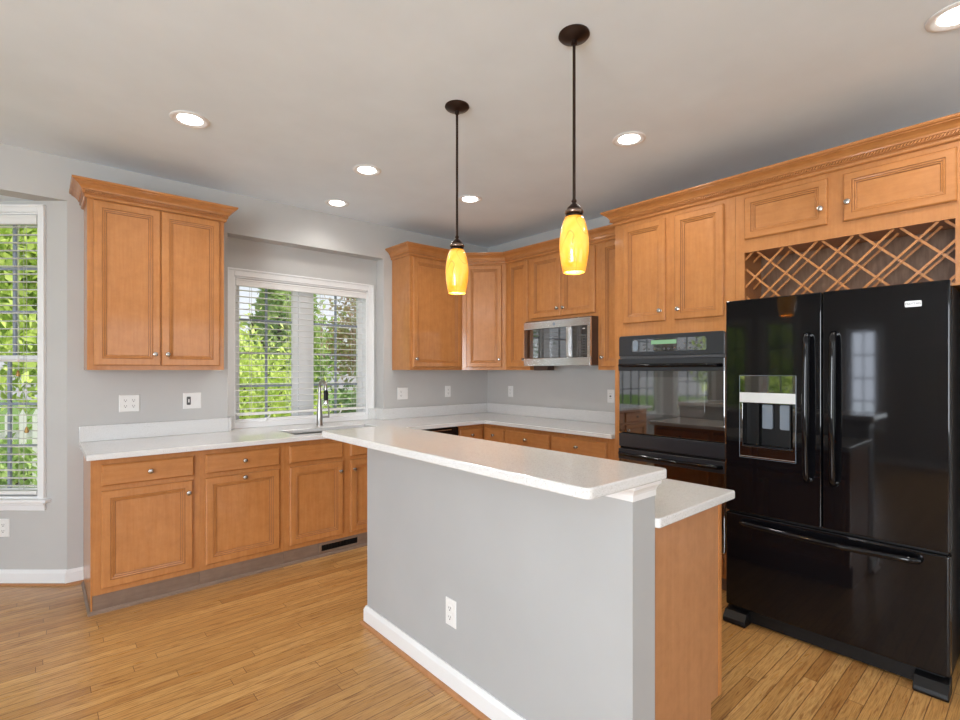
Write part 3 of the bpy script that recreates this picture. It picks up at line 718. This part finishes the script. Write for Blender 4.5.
tag(obj('countertop', rtop(IX1 + .0005, 2.032, .815, 2.455, CB + .0005, CT, .012), M['quartz'], None, .005, seg=3), 'lower white quartz worktop behind the raised bar', 'countertop')
IF = F((1.944, 0), (0, 1), (1, 0))
t = thing('island_cabinet', (1.70, 1.64, 0), 'maple island base cabinet with a plain end panel', 'cabinet')
bm = BM(); bx(bm, W0, IX1 + .0005, 1.922, IY0 + .004, IY1 - .002, .145, CB); bx(bm, W0, IX1 + .0005, 1.862, IY0 + .004, IY1 - .002, 0, .145); obj('end_panel', bm, M['veneer'], t)
bm = BM(); bx(bm, W0, 1.9225, 1.944, IY0 + .001, IY1 - .001, .145, CB); obj('face_frame', bm, M['maple'], t)
q = [(.86, 1.36), (1.40, 1.90), (1.94, 2.42)]
for a0, a1 in q: drawer(IF, a0, a1, .714, .838, t); door(IF, a0, a1, .165, .688, t, (a1 - .03, .615))

# ------------------------------------------------------------------ outlets and switches
def outlet(fr, u, z, kinds, label, cat='outlet', facing=1):
    g = len(kinds); wd = .071 + .046 * (g - 1); h = .116
    t = thing('wall_outlet' if cat == 'outlet' else 'light_switch', fr.p(u, 0, z - h / 2), label, cat)
    bm = BM(); nested(bm, fr, u - wd / 2, u + wd / 2, z - h / 2, z + h / 2, [(0, .0005), (0, .003), (.004, .006)]); obj('cover_plate', bm, M['plastic'], t)
    for i, k in enumerate(kinds):
        c = u + (i - (g - 1) / 2) * .046
        if k == 'duplex':
            for s in (-1, 1):
                zc = z + s * .0195; bm = BM(); rrect(bm, fr, c - .0165, c + .0165, zc - .014, zc + .014, .010, .006, .0085); r_ = obj('receptacle', bm, M['plastic'], t)
                bm = BM(); bx(bm, fr, c - .0075, c - .0052, .0085, .009, zc - .001, zc + .008); bx(bm, fr, c + .0052, c + .0075, .0085, .009, zc - .001, zc + .007); rrect(bm, fr, c - .003, c + .003, zc - .0095, zc - .004, .0025, .0085, .009); obj('slots', bm, M['slot'], r_)
        elif k == 'gfci':
            bm = BM(); bx(bm, fr, c - .0165, c + .0165, .006, .0085, z - .034, z + .034); r_ = obj('receptacle', bm, M['plastic'], t, .001)
            bm = BM()
            for s in (-1, 1):
                zc = z + s * .021; bx(bm, fr, c - .0075, c - .0052, .0085, .009, zc - .003, zc + .005); bx(bm, fr, c + .0052, c + .0075, .0085, .009, zc - .003, zc + .005)
            bx(bm, fr, c - .008, c + .008, .0085, .0105, z - .006, z + .006); obj('slots', bm, M['slot'], r_)
        elif k == 'toggle':
            bm = BM(); bx(bm, fr, c - .005, c + .005, .006, .0075, z - .012, z + .012); r_ = obj('toggle_slot', bm, M['plastic'], t)
            bm = BM(); bx(bm, fr, c - .0035, c + .0035, .0075, .018, z + .0, z + .009); obj('toggle', bm, M['plastic'], r_, .001)
        elif k == 'darktoggle':
            bm = BM(); rrect(bm, fr, c - .013, c + .013, z - .030, z + .030, .006, .006, .0085); r_ = obj('receptacle', bm, M['darkgrey'], t, label='dark insert')
            bm = BM(); bx(bm, fr, c - .004, c + .004, .0085, .012, z - .012, z + .012); obj('toggle', bm, M['plastic'], r_)
    return t
WA = FA(YA); WBf = FB(XB)
outlet(WA, .459, 1.145, ['duplex', 'duplex'], 'double outlet plate under the lone wall cabinet, farther from the window')
outlet(WA, .838, 1.148, ['darktoggle', 'toggle'], 'two-gang plate with one dark insert beside the sink window', 'switch')
outlet(WA, 2.644, 1.144, ['duplex', 'toggle'], 'two-gang plate on the wall just right of the sink window')
outlet(WA, 3.193, 1.150, ['duplex'], 'single outlet under the corner cabinets on the window wall')
outlet(WBf, 3.793, 1.145, ['duplex'], 'single outlet on the oven wall nearest the room corner')
outlet(WBf, 2.551, 1.143, ['gfci'], 'outlet with dark reset button beside the tall oven cabinet')
outlet(FB(IX0), 1.712, .328, ['duplex'], 'white duplex outlet low on the grey island wall')
outlet(FR, .402, .362, ['duplex'], 'white outlet low under the tall bay window')

# ------------------------------------------------------------------ microwave
MW = FB(3.36)
t = thing('microwave', (3.55, 2.838, 1.405), 'stainless steel microwave mounted under the short cabinet', 'microwave')
bm = BM(); bx(bm, MW, 2.468, 3.208, -.385, -.0, 1.412, 1.813); obj('body', bm, M['almond'], t, .003, label='dark brown casing')
bm = BM(); bx(bm, MW, 2.468, 3.208, .0005, .022, 1.738, 1.802); tb = obj('top_band', bm, M['steel'], t, .003)
bm = BM(); bx(bm, MW, 2.468, 3.208, .0005, .022, 1.408, 1.476); obj('bottom_band', bm, M['steel'], t, .003)
bm = BM(); bx(bm, MW, 2.710, 3.208, .0005, .016, 1.477, 1.737); dg = obj('door', bm, M['blackglass'], t, .002)
bm = BM(); bx(bm, MW, 2.660, 2.7095, .0005, .022, 1.477, 1.737); obj('door_edge', bm, M['steel'], dg)
bm = BM(); bx(bm, MW, 2.668, 2.700, .023, .042, 1.484, 1.730); obj('handle', bm, M['steel'], dg, .004)
bm = BM(); bx(bm, MW, 2.497, 2.6595, .0005, .018, 1.477, 1.737); cp = obj('control_panel', bm, M['blackglass'], t, .002)
bm = BM(); bx(bm, MW, 2.468, 2.4965, .0005, .022, 1.477, 1.737); obj('side_band', bm, M['steel'], t)
bm = BM()
for r_ in range(8):
    for c_ in range(4): bx(bm, MW, 2.510 + c_ * .026, 2.526 + c_ * .026, .0182, .0188, 1.500 + r_ * .022, 1.508 + r_ * .022)
obj('keypad', bm, M['darkgrey'], cp)
bm = BM(); bx(bm, MW, 2.522, 2.545, .0182, .0188, 1.708, 1.716); obj('clock_digits', bm, M['silver'], cp)
bm = BM(); lathe(bm, MW.p(2.848, .022, 1.770), (-1, 0, 0), [(.014, 0), (.014, .0015), (.0115, .0015), (.0115, .0008), (0, .0008)], 24); obj('emblem', bm, M['smoke'], tb, label='small round grey emblem')
bm = BM(); bx(bm, MW, 3.03, 3.20, -.20, -.10, 1.368, 1.4115)
tag(obj('vent_filter', bm, M['almond'], t, .004), None, None)

# ------------------------------------------------------------------ double wall oven
t = thing('double_wall_oven', (3.2, 1.683, OV[2]), 'black double wall oven built into the tall cabinet', 'oven')
bm = BM(); bx(bm, TW, OV[0] + .01, OV[1] - .01, -.55, -.0, OV[2] + .008, OV[3] - .008); obj('chassis', bm, M['blackmat'], t)
bm = BM(); rrect(bm, TW, OV[0], OV[1], 1.470, OV[3] + .003, .018, .0005, .026, 5, (0, 0, 1, 1)); cp = obj('control_panel', bm, M['charcoal'], t, .003)
bm = BM(); rrect(bm, TW, 1.425, 1.945, 1.497, 1.582, .014, .0262, .0275); obj('display_glass', bm, M['blackglass'], cp)
bm = BM(); rrect(bm, TW, 1.900, 1.937, 1.502, 1.578, .016, .0277, .029); obj('dial_pad', bm, M['smoke'], cp)
bm = BM(); bx(bm, TW, 1.62, 1.80, .0277, .0284, 1.545, 1.572); obj('display', bm, M['display'], cp, label='lit green display')
bm = BM()
for r_ in range(2):
    for c_ in range(12):
        q = 1.448 + c_ * .036
        if r_ == 1 and 1.58 < q < 1.84: continue
        rrect(bm, TW, q, q + .016, 1.508 + r_ * .030, 1.519 + r_ * .030, .004, .0277, .0283)
obj('buttons', bm, M['silver'] if False else M['darkgrey'], cp)
bm = BM()
for i in range(16): q = OV[0] + .03 + i * .043; bx(bm, TW, q, q + .028, .012, .0145, 1.4565, 1.4645)
bx(bm, TW, OV[0], OV[1], .0005, .012, 1.452, 1.4695); obj('vent_slots', bm, M['darkgrey'], t)
def oven_door(z0, z1, hz, t, win):
    bm = BM(); bx(bm, TW, OV[0], OV[1], .0005, .024, z0, z1); d = obj('oven_door', bm, M['blackglass'], t, .004)
    bm = BM(); rrect(bm, TW, *win, .03, .0242, .0252, 6); obj('door_window', bm, M['ovenwin'], d)
    bm = BM(); bx(bm, TW, OV[0], OV[1], .0242, .034, hz - .038, z1 - .001); obj('door_rail', bm, M['charcoal'], d, .003)
    bm = BM(); pts = [TW.p(OV[0] + .012, .036, hz), TW.p(OV[0] + .03, .062, hz)] + [TW.p(OV[0] + .03 + (OV[1] - OV[0] - .06) * k / 8, .064 + .012 * math.sin(math.pi * k / 8), hz) for k in range(1, 8)] + [TW.p(OV[1] - .03, .062, hz), TW.p(OV[1] - .012, .036, hz)]
    tube(bm, pts, .0125, 12); obj('handle', bm, M['black'], d, smooth=True)
oven_door(.932, 1.450, 1.403, t, (1.437, 1.890, 1.075, 1.325))
bm = BM(); bx(bm, TW, OV[0], OV[1], .0005, .026, .832, .924); obj('middle_panel', bm, M['charcoal'], t, .003)
bm = BM(); bx(bm, TW, OV[0] + .003, OV[1] - .003, .0005, .010, .818, .8315); obj('vent_gap', bm, M['blackmat'], t)
oven_door(OV[2], .817, .782, t, (1.437, 1.890, .40, .66))

# ------------------------------------------------------------------ refrigerator
FX = 2.85; G = FB(FX); FY0, FY1, FS = .287, 1.197, .743
t = thing('refrigerator', (3.2, .742, 0), 'glossy black french-door refrigerator with bottom freezer drawer', 'refrigerator')
bm = BM(); bx(bm, G, FY0 + .004, FY1 - .004, -.86, -.068, .055, 1.735); obj('body', bm, M['blackmat'], t, .004)
def bowed(u0, u1, z0, z1, cut=None, name='door'):
    us = sorted(set([u0 + (u1 - u0) * i for i in (0, .012, .03, .06, .12, .25, .4, .6, .75, .88, .94, .97, .988, 1)] + ([cut[0], cut[1]] if cut else []))); zs = sorted(set([z0, z1] + ([cut[2], cut[3]] if cut else []) + [z0 + (z1 - z0) * i / 6 for i in range(1, 6)]))
    if cut: us = [q for q in us if q in (cut[0], cut[1]) or min(abs(q - cut[0]), abs(q - cut[1])) > .006]; zs = [q for q in zs if q in (cut[2], cut[3]) or min(abs(q - cut[2]), abs(q - cut[3])) > .006]
    def pf(a, b, k):
        x = (a - u0) / (u1 - u0) * 2 - 1
        return G.p(a, -.062 if k == 0 else 0 , b)
    bm = BM(); cells(bm, us, zs, lambda a, b: not (cut and cut[0] < a < cut[1] and cut[2] < b < cut[3]), pf)
    return obj(name, bm, M['black'], t, .009, False, seg=4)
CUT = (.868, 1.108, .965, 1.196)
dl = bowed(FS + .002, FY1, .606, 1.750, CUT); dr = bowed(FY0, FS - .002, .606, 1.750); fz = bowed(FY0, FY1, .085, .594, None, 'freezer_drawer')
bm = BM(); bx(bm, G, FY0 + .01, FY1 - .01, -.066, -.02, .595, .605); obj('door_gasket', bm, M['blackmat'], t)
# dispenser
bm = BM(); cells(bm, [.855, CUT[0], CUT[1], 1.122], [.905, CUT[2], CUT[3], 1.342], lambda a, b: not (CUT[0] < a < CUT[1] and CUT[2] < b < CUT[3]), lambda a, b, k: G.p(a, .0002 + .003 * k, b)); di = obj('dispenser', bm, M['blackglass'], dl, .001)
bm = BM(); bx(bm, G, .8555, 1.1215, .0034, .006, 1.200, 1.252); obj('dispenser_strip', bm, M['silver'], dl, label='pale silver strip')
bm = BM()
for a_ in ((CUT[0], CUT[1], -.0615, -.058, CUT[2], CUT[3]),): bx(bm, G, *a_)
bx(bm, G, CUT[0] + .012, CUT[0] + .018, -.058, -.008, CUT[2] + .005, CUT[3]); bx(bm, G, CUT[1] - .075, CUT[1] - .069, -.058, -.014, CUT[2] + .005, CUT[3]); bx(bm, G, CUT[0], CUT[1], -.058, -.004, CUT[2] - .0, CUT[2] + .006); obj('dispenser_recess', bm, M['blackmat'], dl)
for (a0, a1) in ((.972, 1.022), (.888, .938)):
    bm = BM(); rrect(bm, G, a0, a1, 1.062, 1.190, .008, -.045, -.03); obj('dispenser_paddle', bm, M['smoke'], dl, .002, label='smoke grey paddle')
bm = BM(); tube(bm, [G.p(.856, .0035, .912), G.p(1.120, .0035, .912)], .0015, 6); obj('drip_tray_edge', bm, M['chrome'], dl)
bm = BM()
for a_ in ((.8535, .8555, .9045, 1.343), (1.1215, 1.1235, .9045, 1.343), (.8555, 1.1215, .9035, .905), (.8555, 1.1215, 1.342, 1.3435)): bx(bm, G, a_[0], a_[1], .0002, .0042, a_[2], a_[3])
obj('dispenser_outline', bm, M['smoke'], dl)
def bar_handle(pts, parent):
    bm = BM(); tube(bm, pts, .0145, 14); obj('handle', bm, M['black'], parent, smooth=True)
for (u, par) in ((.799, dl), (.690, dr)):
    pts = [G.p(u, -.002, 1.545), G.p(u, .028, 1.543), G.p(u, .043, 1.525)] + [G.p(u, .046 + .012 * math.sin(math.pi * k / 10), 1.50 - .63 * k / 10) for k in range(11)] + [G.p(u, .043, .850), G.p(u, .028, .832), G.p(u, -.002, .830)]
    bar_handle(pts, par)
pts = [G.p(1.105, .001, .556), G.p(1.102, .026, .556), G.p(1.085, .038, .556)] + [G.p(1.06 - .63 * k / 10, .040 + .012 * math.sin(math.pi * k / 10), .556 - .006 * math.sin(math.pi * k / 10)) for k in range(11)] + [G.p(.405, .038, .556), G.p(.388, .026, .556), G.p(.385, .001, .556)]
bar_handle(pts, fz)
bm = BM(); rrect(bm, G, .377, .433, 1.646, 1.672, .004, .0002, .003); bd = obj('badge', bm, M['silver'], dr, label='small silver maker badge')
text('badge_lettering', 'MAYTAG', .013, G.p(.405, .0034, 1.659), (R(90), 0, R(-90)), M['slot'], bd)
bm = BM(); bx(bm, G, FY0 + .02, FY1 - .02, -.5, -.030, .012, .083); obj('base_grille', bm, M['blackmat'], t)
for a0 in (FY0, FY1 - .115):
    bm = BM(); v = []
    for (n, z) in ((-.06, 0), (.035, 0), (.045, .012), (.040, .030), (.012, .062), (-.06, .075)): v.append((n, z))
    A_ = [bm.verts.new(G.p(a0, n, z)) for n, z in v]; B_ = [bm.verts.new(G.p(a0 + .115, n, z)) for n, z in v]; bm.faces.new(A_); bm.faces.new(B_)
    for i in range(len(v)): j = (i + 1) % len(v); bm.faces.new((A_[i], A_[j], B_[j], B_[i]))
    obj('foot_cover', bm, M['blackmat'], t, .004)
bm = BM(); bx(bm, G, FY0 + .03, FY1 - .03, -.8, -.6, 0, .054); obj('rear_support', bm, M['blackmat'], t)

# ------------------------------------------------------------------ pendants
def pendant(x, y, label):
    t = thing('pendant_light', (x, y, CEIL), label, 'pendant lamp', 'pendants over the island bar')
    bm = BM(); lathe(bm, (x, y, CEIL - .0005), (0, 0, -1), [(.062, 0), (.063, .006), (.058, .012), (.030, .020), (.012, .026), (.012, .040), (.0, .042)], 32); obj('ceiling_canopy', bm, M['bronze'], t, smooth=True)
    bm = BM(); tube(bm, [(x, y, CEIL - .04), (x, y, 2.056)], .0062, 12); obj('rod', bm, M['bronze'], t, smooth=True)
    bm = BM(); lathe(bm, (x, y, 2.061), (0, 0, -1), [(.008, 0), (.011, .006), (.007, .014), (.014, .020), (.026, .032), (.033, .046), (.035, .058), (.030, .064), (.036, .068), (.036, .076), (0, .076)], 28); obj('socket_cup', bm, M['bronze'], t, smooth=True)
    bm = BM(); lathe(bm, (x, y, 2.018), (0, 0, -1), [(.0335, 0), (.036, .003), (.0372, .008), (.036, .013), (.0335, .015)], 28, False); obj('socket_ring', bm, M['bronzelight'], t, smooth=True)
    bm = BM(); lathe(bm, (x, y, 1.988), (0, 0, -1), [(.036, 0), (.044, .020), (.0515, .050), (.0565, .085), (.0575, .115), (.0555, .150), (.050, .185), (.0425, .222)], 36, False); obj('lamp_shade', bm, M['shade'], t, smooth=True, solid=.004, label='marbled amber glass shade')
    bm = BM(); lathe(bm, (x, y, 1.981), (0, 0, -1), [(.012, 0), (.012, .03), (.022, .065), (.027, .095), (.022, .12), (0, .135)], 16); obj('bulb', bm, M['bulb'], t, smooth=True)
    l = bpy.data.lights.new('pendant_glow', 'POINT'); l.energy = 5; l.color = (1, .78, .48); l.shadow_soft_size = .012
    o = bpy.data.objects.new('pendant_glow', l); COL.objects.link(o); o.location = (x, y, 1.800); return t
p1 = pendant(1.626, 1.281, 'amber glass pendant on a bronze rod, nearer and larger of the pair')
p2 = pendant(1.615, 2.026, 'amber glass pendant on a bronze rod, farther of the pair')

# ------------------------------------------------------------------ recessed lights
def downlight(x, y, label, e=17):
    t = thing('recessed_light', (x, y, CEIL), label, 'ceiling light', 'recessed ceiling lights')
    bm = BM(); lathe(bm, (x, y, CEIL - .0005), (0, 0, -1), [(.096, 0), (.096, .003), (.088, .007), (.078, .006), (.066, .001), (.0, .001)], 36); obj('trim_ring', bm, M['trim'], t, smooth=True)
    bm = BM(); lathe(bm, (x, y, CEIL - .002), (0, 0, -1), [(.060, 0), (.057, .0025), (0, .004)], 32); obj('lens', bm, M['lens'], t, smooth=True, label='glowing white lens')
    l = bpy.data.lights.new('downlight', 'SPOT'); l.energy = e; l.color = (1, .96, .91); l.spot_size = R(150); l.spot_blend = .6; l.shadow_soft_size = .06
    o = bpy.data.objects.new('downlight', l); COL.objects.link(o); o.location = (x, y, CEIL - .03)
for x, y, lab in ((.612, 3.087, 'round recessed ceiling light above the lone wall cabinet side, leftmost'),
                  (1.671, 3.076, 'round recessed ceiling light in the middle of the ceiling between left light and near pendant'),
                  (1.818, 3.844, 'round recessed ceiling light close to the soffit above the sink window'),
                  (2.570, 3.059, 'round recessed ceiling light just right of the farther pendant rod'),
                  (2.606, 1.649, 'round recessed ceiling light in front of the tall oven cabinet crown'),
                  (2.643, .244, 'round recessed ceiling light cut by the upper right corner of the view')):
    downlight(x, y, lab, 6 if y > 3.5 else 17)

# ------------------------------------------------------------------ outside
struct('lawn', box(-25, 25, -25, 40, -.5, -.35), M['grass'])
def tree(x, y, rx, rz, zc, nleaf, m, label, size=.07, trunk=True, name='tree', cone=False):
    t = thing(name, (x, y, -.35), label, 'tree' if name == 'tree' else 'shrub')
    bm = BM(); tube(bm, [(x, y, -.35), (x + .05, y, zc * .6), (x, y, zc + rz * .3)], [.09 * rx + .02, .07 * rx + .02, .02], 8)
    for k in range(7):
        a_ = random.uniform(0, 6.28); tube(bm, [(x, y, zc - rz * .5 + k * rz * .12), (x + math.cos(a_) * rx * .7, y + math.sin(a_) * rx * .7, zc - rz * .1 + k * rz * .12)], [.03 * rx, .008], 6)
    obj('trunk', bm, M['bark'], t, smooth=True)
    bm = BM()
    cl = [(random.gauss(0, 1), random.gauss(0, 1), random.gauss(0, 1)) for _ in range(max(12, nleaf // 90))]
    cl = [Vector(c).normalized() * random.uniform(.35, .92) for c in cl]
    for i in range(nleaf):
        c = random.choice(cl) + Vector((random.gauss(0, .15), random.gauss(0, .15), random.gauss(0, .15)))
        k = 1.0
        if cone: k = max(.12, (1 - c.z) * .6)
        p = Vector((x + c.x * rx * k, y + c.y * rx * k, zc + c.z * rz))
        if p.z < -.33: p.z = -.33 + random.random() * .1
        u = Vector((random.gauss(0, 1), random.gauss(0, 1), random.gauss(0, .6))).normalized(); v = u.orthogonal().normalized(); v = (Matrix.Rotation(random.uniform(0, 6.28), 3, u) @ v)
        s = size * random.uniform(.6, 1.3); wv = u.cross(v) * s * .45
        bm.faces.new([bm.verts.new(p - v * s), bm.verts.new(p + wv), bm.verts.new(p + v * s), bm.verts.new(p - wv)])
    me = obj('foliage', bm, m, t); return t
tree(1.9, 6.6, .95, 1.15, .80, 9000, M['leaf_lime'], 'lime green leafy shrub seen through the left pane of the sink window', .042, name='shrub')
tree(3.3, 9.4, .85, 2.3, 1.9, 4600, M['leaf_mid'], 'dark pointed evergreen tree behind the sink window mullion', .08, cone=True)
tree(5.6, 9.3, 1.3, 1.5, 2.2, 9000, M['leaf_red'], 'reddish leaved tree seen through the right pane of the sink window', .055)
tree(3.75, 6.9, .75, .8, .35, 3600, M['leaf_dark'], 'dark low shrub behind the faucet outside', .05, name='shrub')
tree(11.0, 17.0, 2.4, 2.6, 2.0, 7000, M['leaf_mid'], 'broad green tree far beyond the right pane of the sink window', .13)
tree(.2, 11.0, 1.5, 2.4, 3.0, 9000, M['leaf_lime'], 'tall bright green tree seen through the bay window', .10)
tree(-4.0, 12.5, 2.2, 2.8, 3.2, 7000, M['leaf_mid'], 'broad green tree beyond the back bay window', .13)
tree(-.35, 6.3, .5, .5, .15, 2600, M['leaf_mid'], 'low green shrub just below the bay window outside', .05, name='shrub')
tree(3.6, 16.5, 2.2, 1.7, .8, 6000, M['leaf_mid'], 'hazy green tree far behind the lime shrub', .14)
tree(5.0, 12.6, 1.0, 1.9, 1.9, 7000, M['leaf_mid'], 'fresh green tree seen between mullion and reddish tree outside the sink window', .08)
tree(7.6, 10.8, 1.0, 2.0, 1.9, 5200, M['leaf_dark'], 'dark green tree at the far right of the sink window view', .09)
for k, (x, y) in enumerate(((-10, 6.0), (-10, -2.5))):
    tree(x, y, 1.8, 2.0, 1.6, 3500, M['leaf_lime'], ('green tree left of the house near the bay', 'green tree left of the house towards the rear')[k], .13)
ff = thing('picket_fence', (-1.2, 8.2, -.35), 'white picket fence standing in the yard behind the bay window', 'fence')
bm = BM()
bx(bm, W0, -4.6, 1.5, 8.22, 8.25, -.05, .03); bx(bm, W0, -4.6, 1.5, 8.22, 8.25, .55, .63); obj('rail', bm, M['fence'], ff)
def picket(x, first=[None]):
    if first[0] is None:
        bm = BM(); pts = [(-.035, -.3), (.035, -.3), (.035, .82), (0, .90), (-.035, .82)]
        A_ = [bm.verts.new((-4.55 + a_, 8.195, z)) for a_, z in pts]; B_ = [bm.verts.new((-4.55 + a_, 8.218, z)) for a_, z in pts]; bm.faces.new(A_); bm.faces.new(B_)
        for i in range(5): j = (i + 1) % 5; bm.faces.new((A_[i], A_[j], B_[j], B_[i]))
        first[0] = obj('picket', bm, M['fence'], ff); return
    c = first[0].copy(); COL.objects.link(c); c.location.x += x + 4.55
for k in range(50): picket(-4.55 + k * .122)
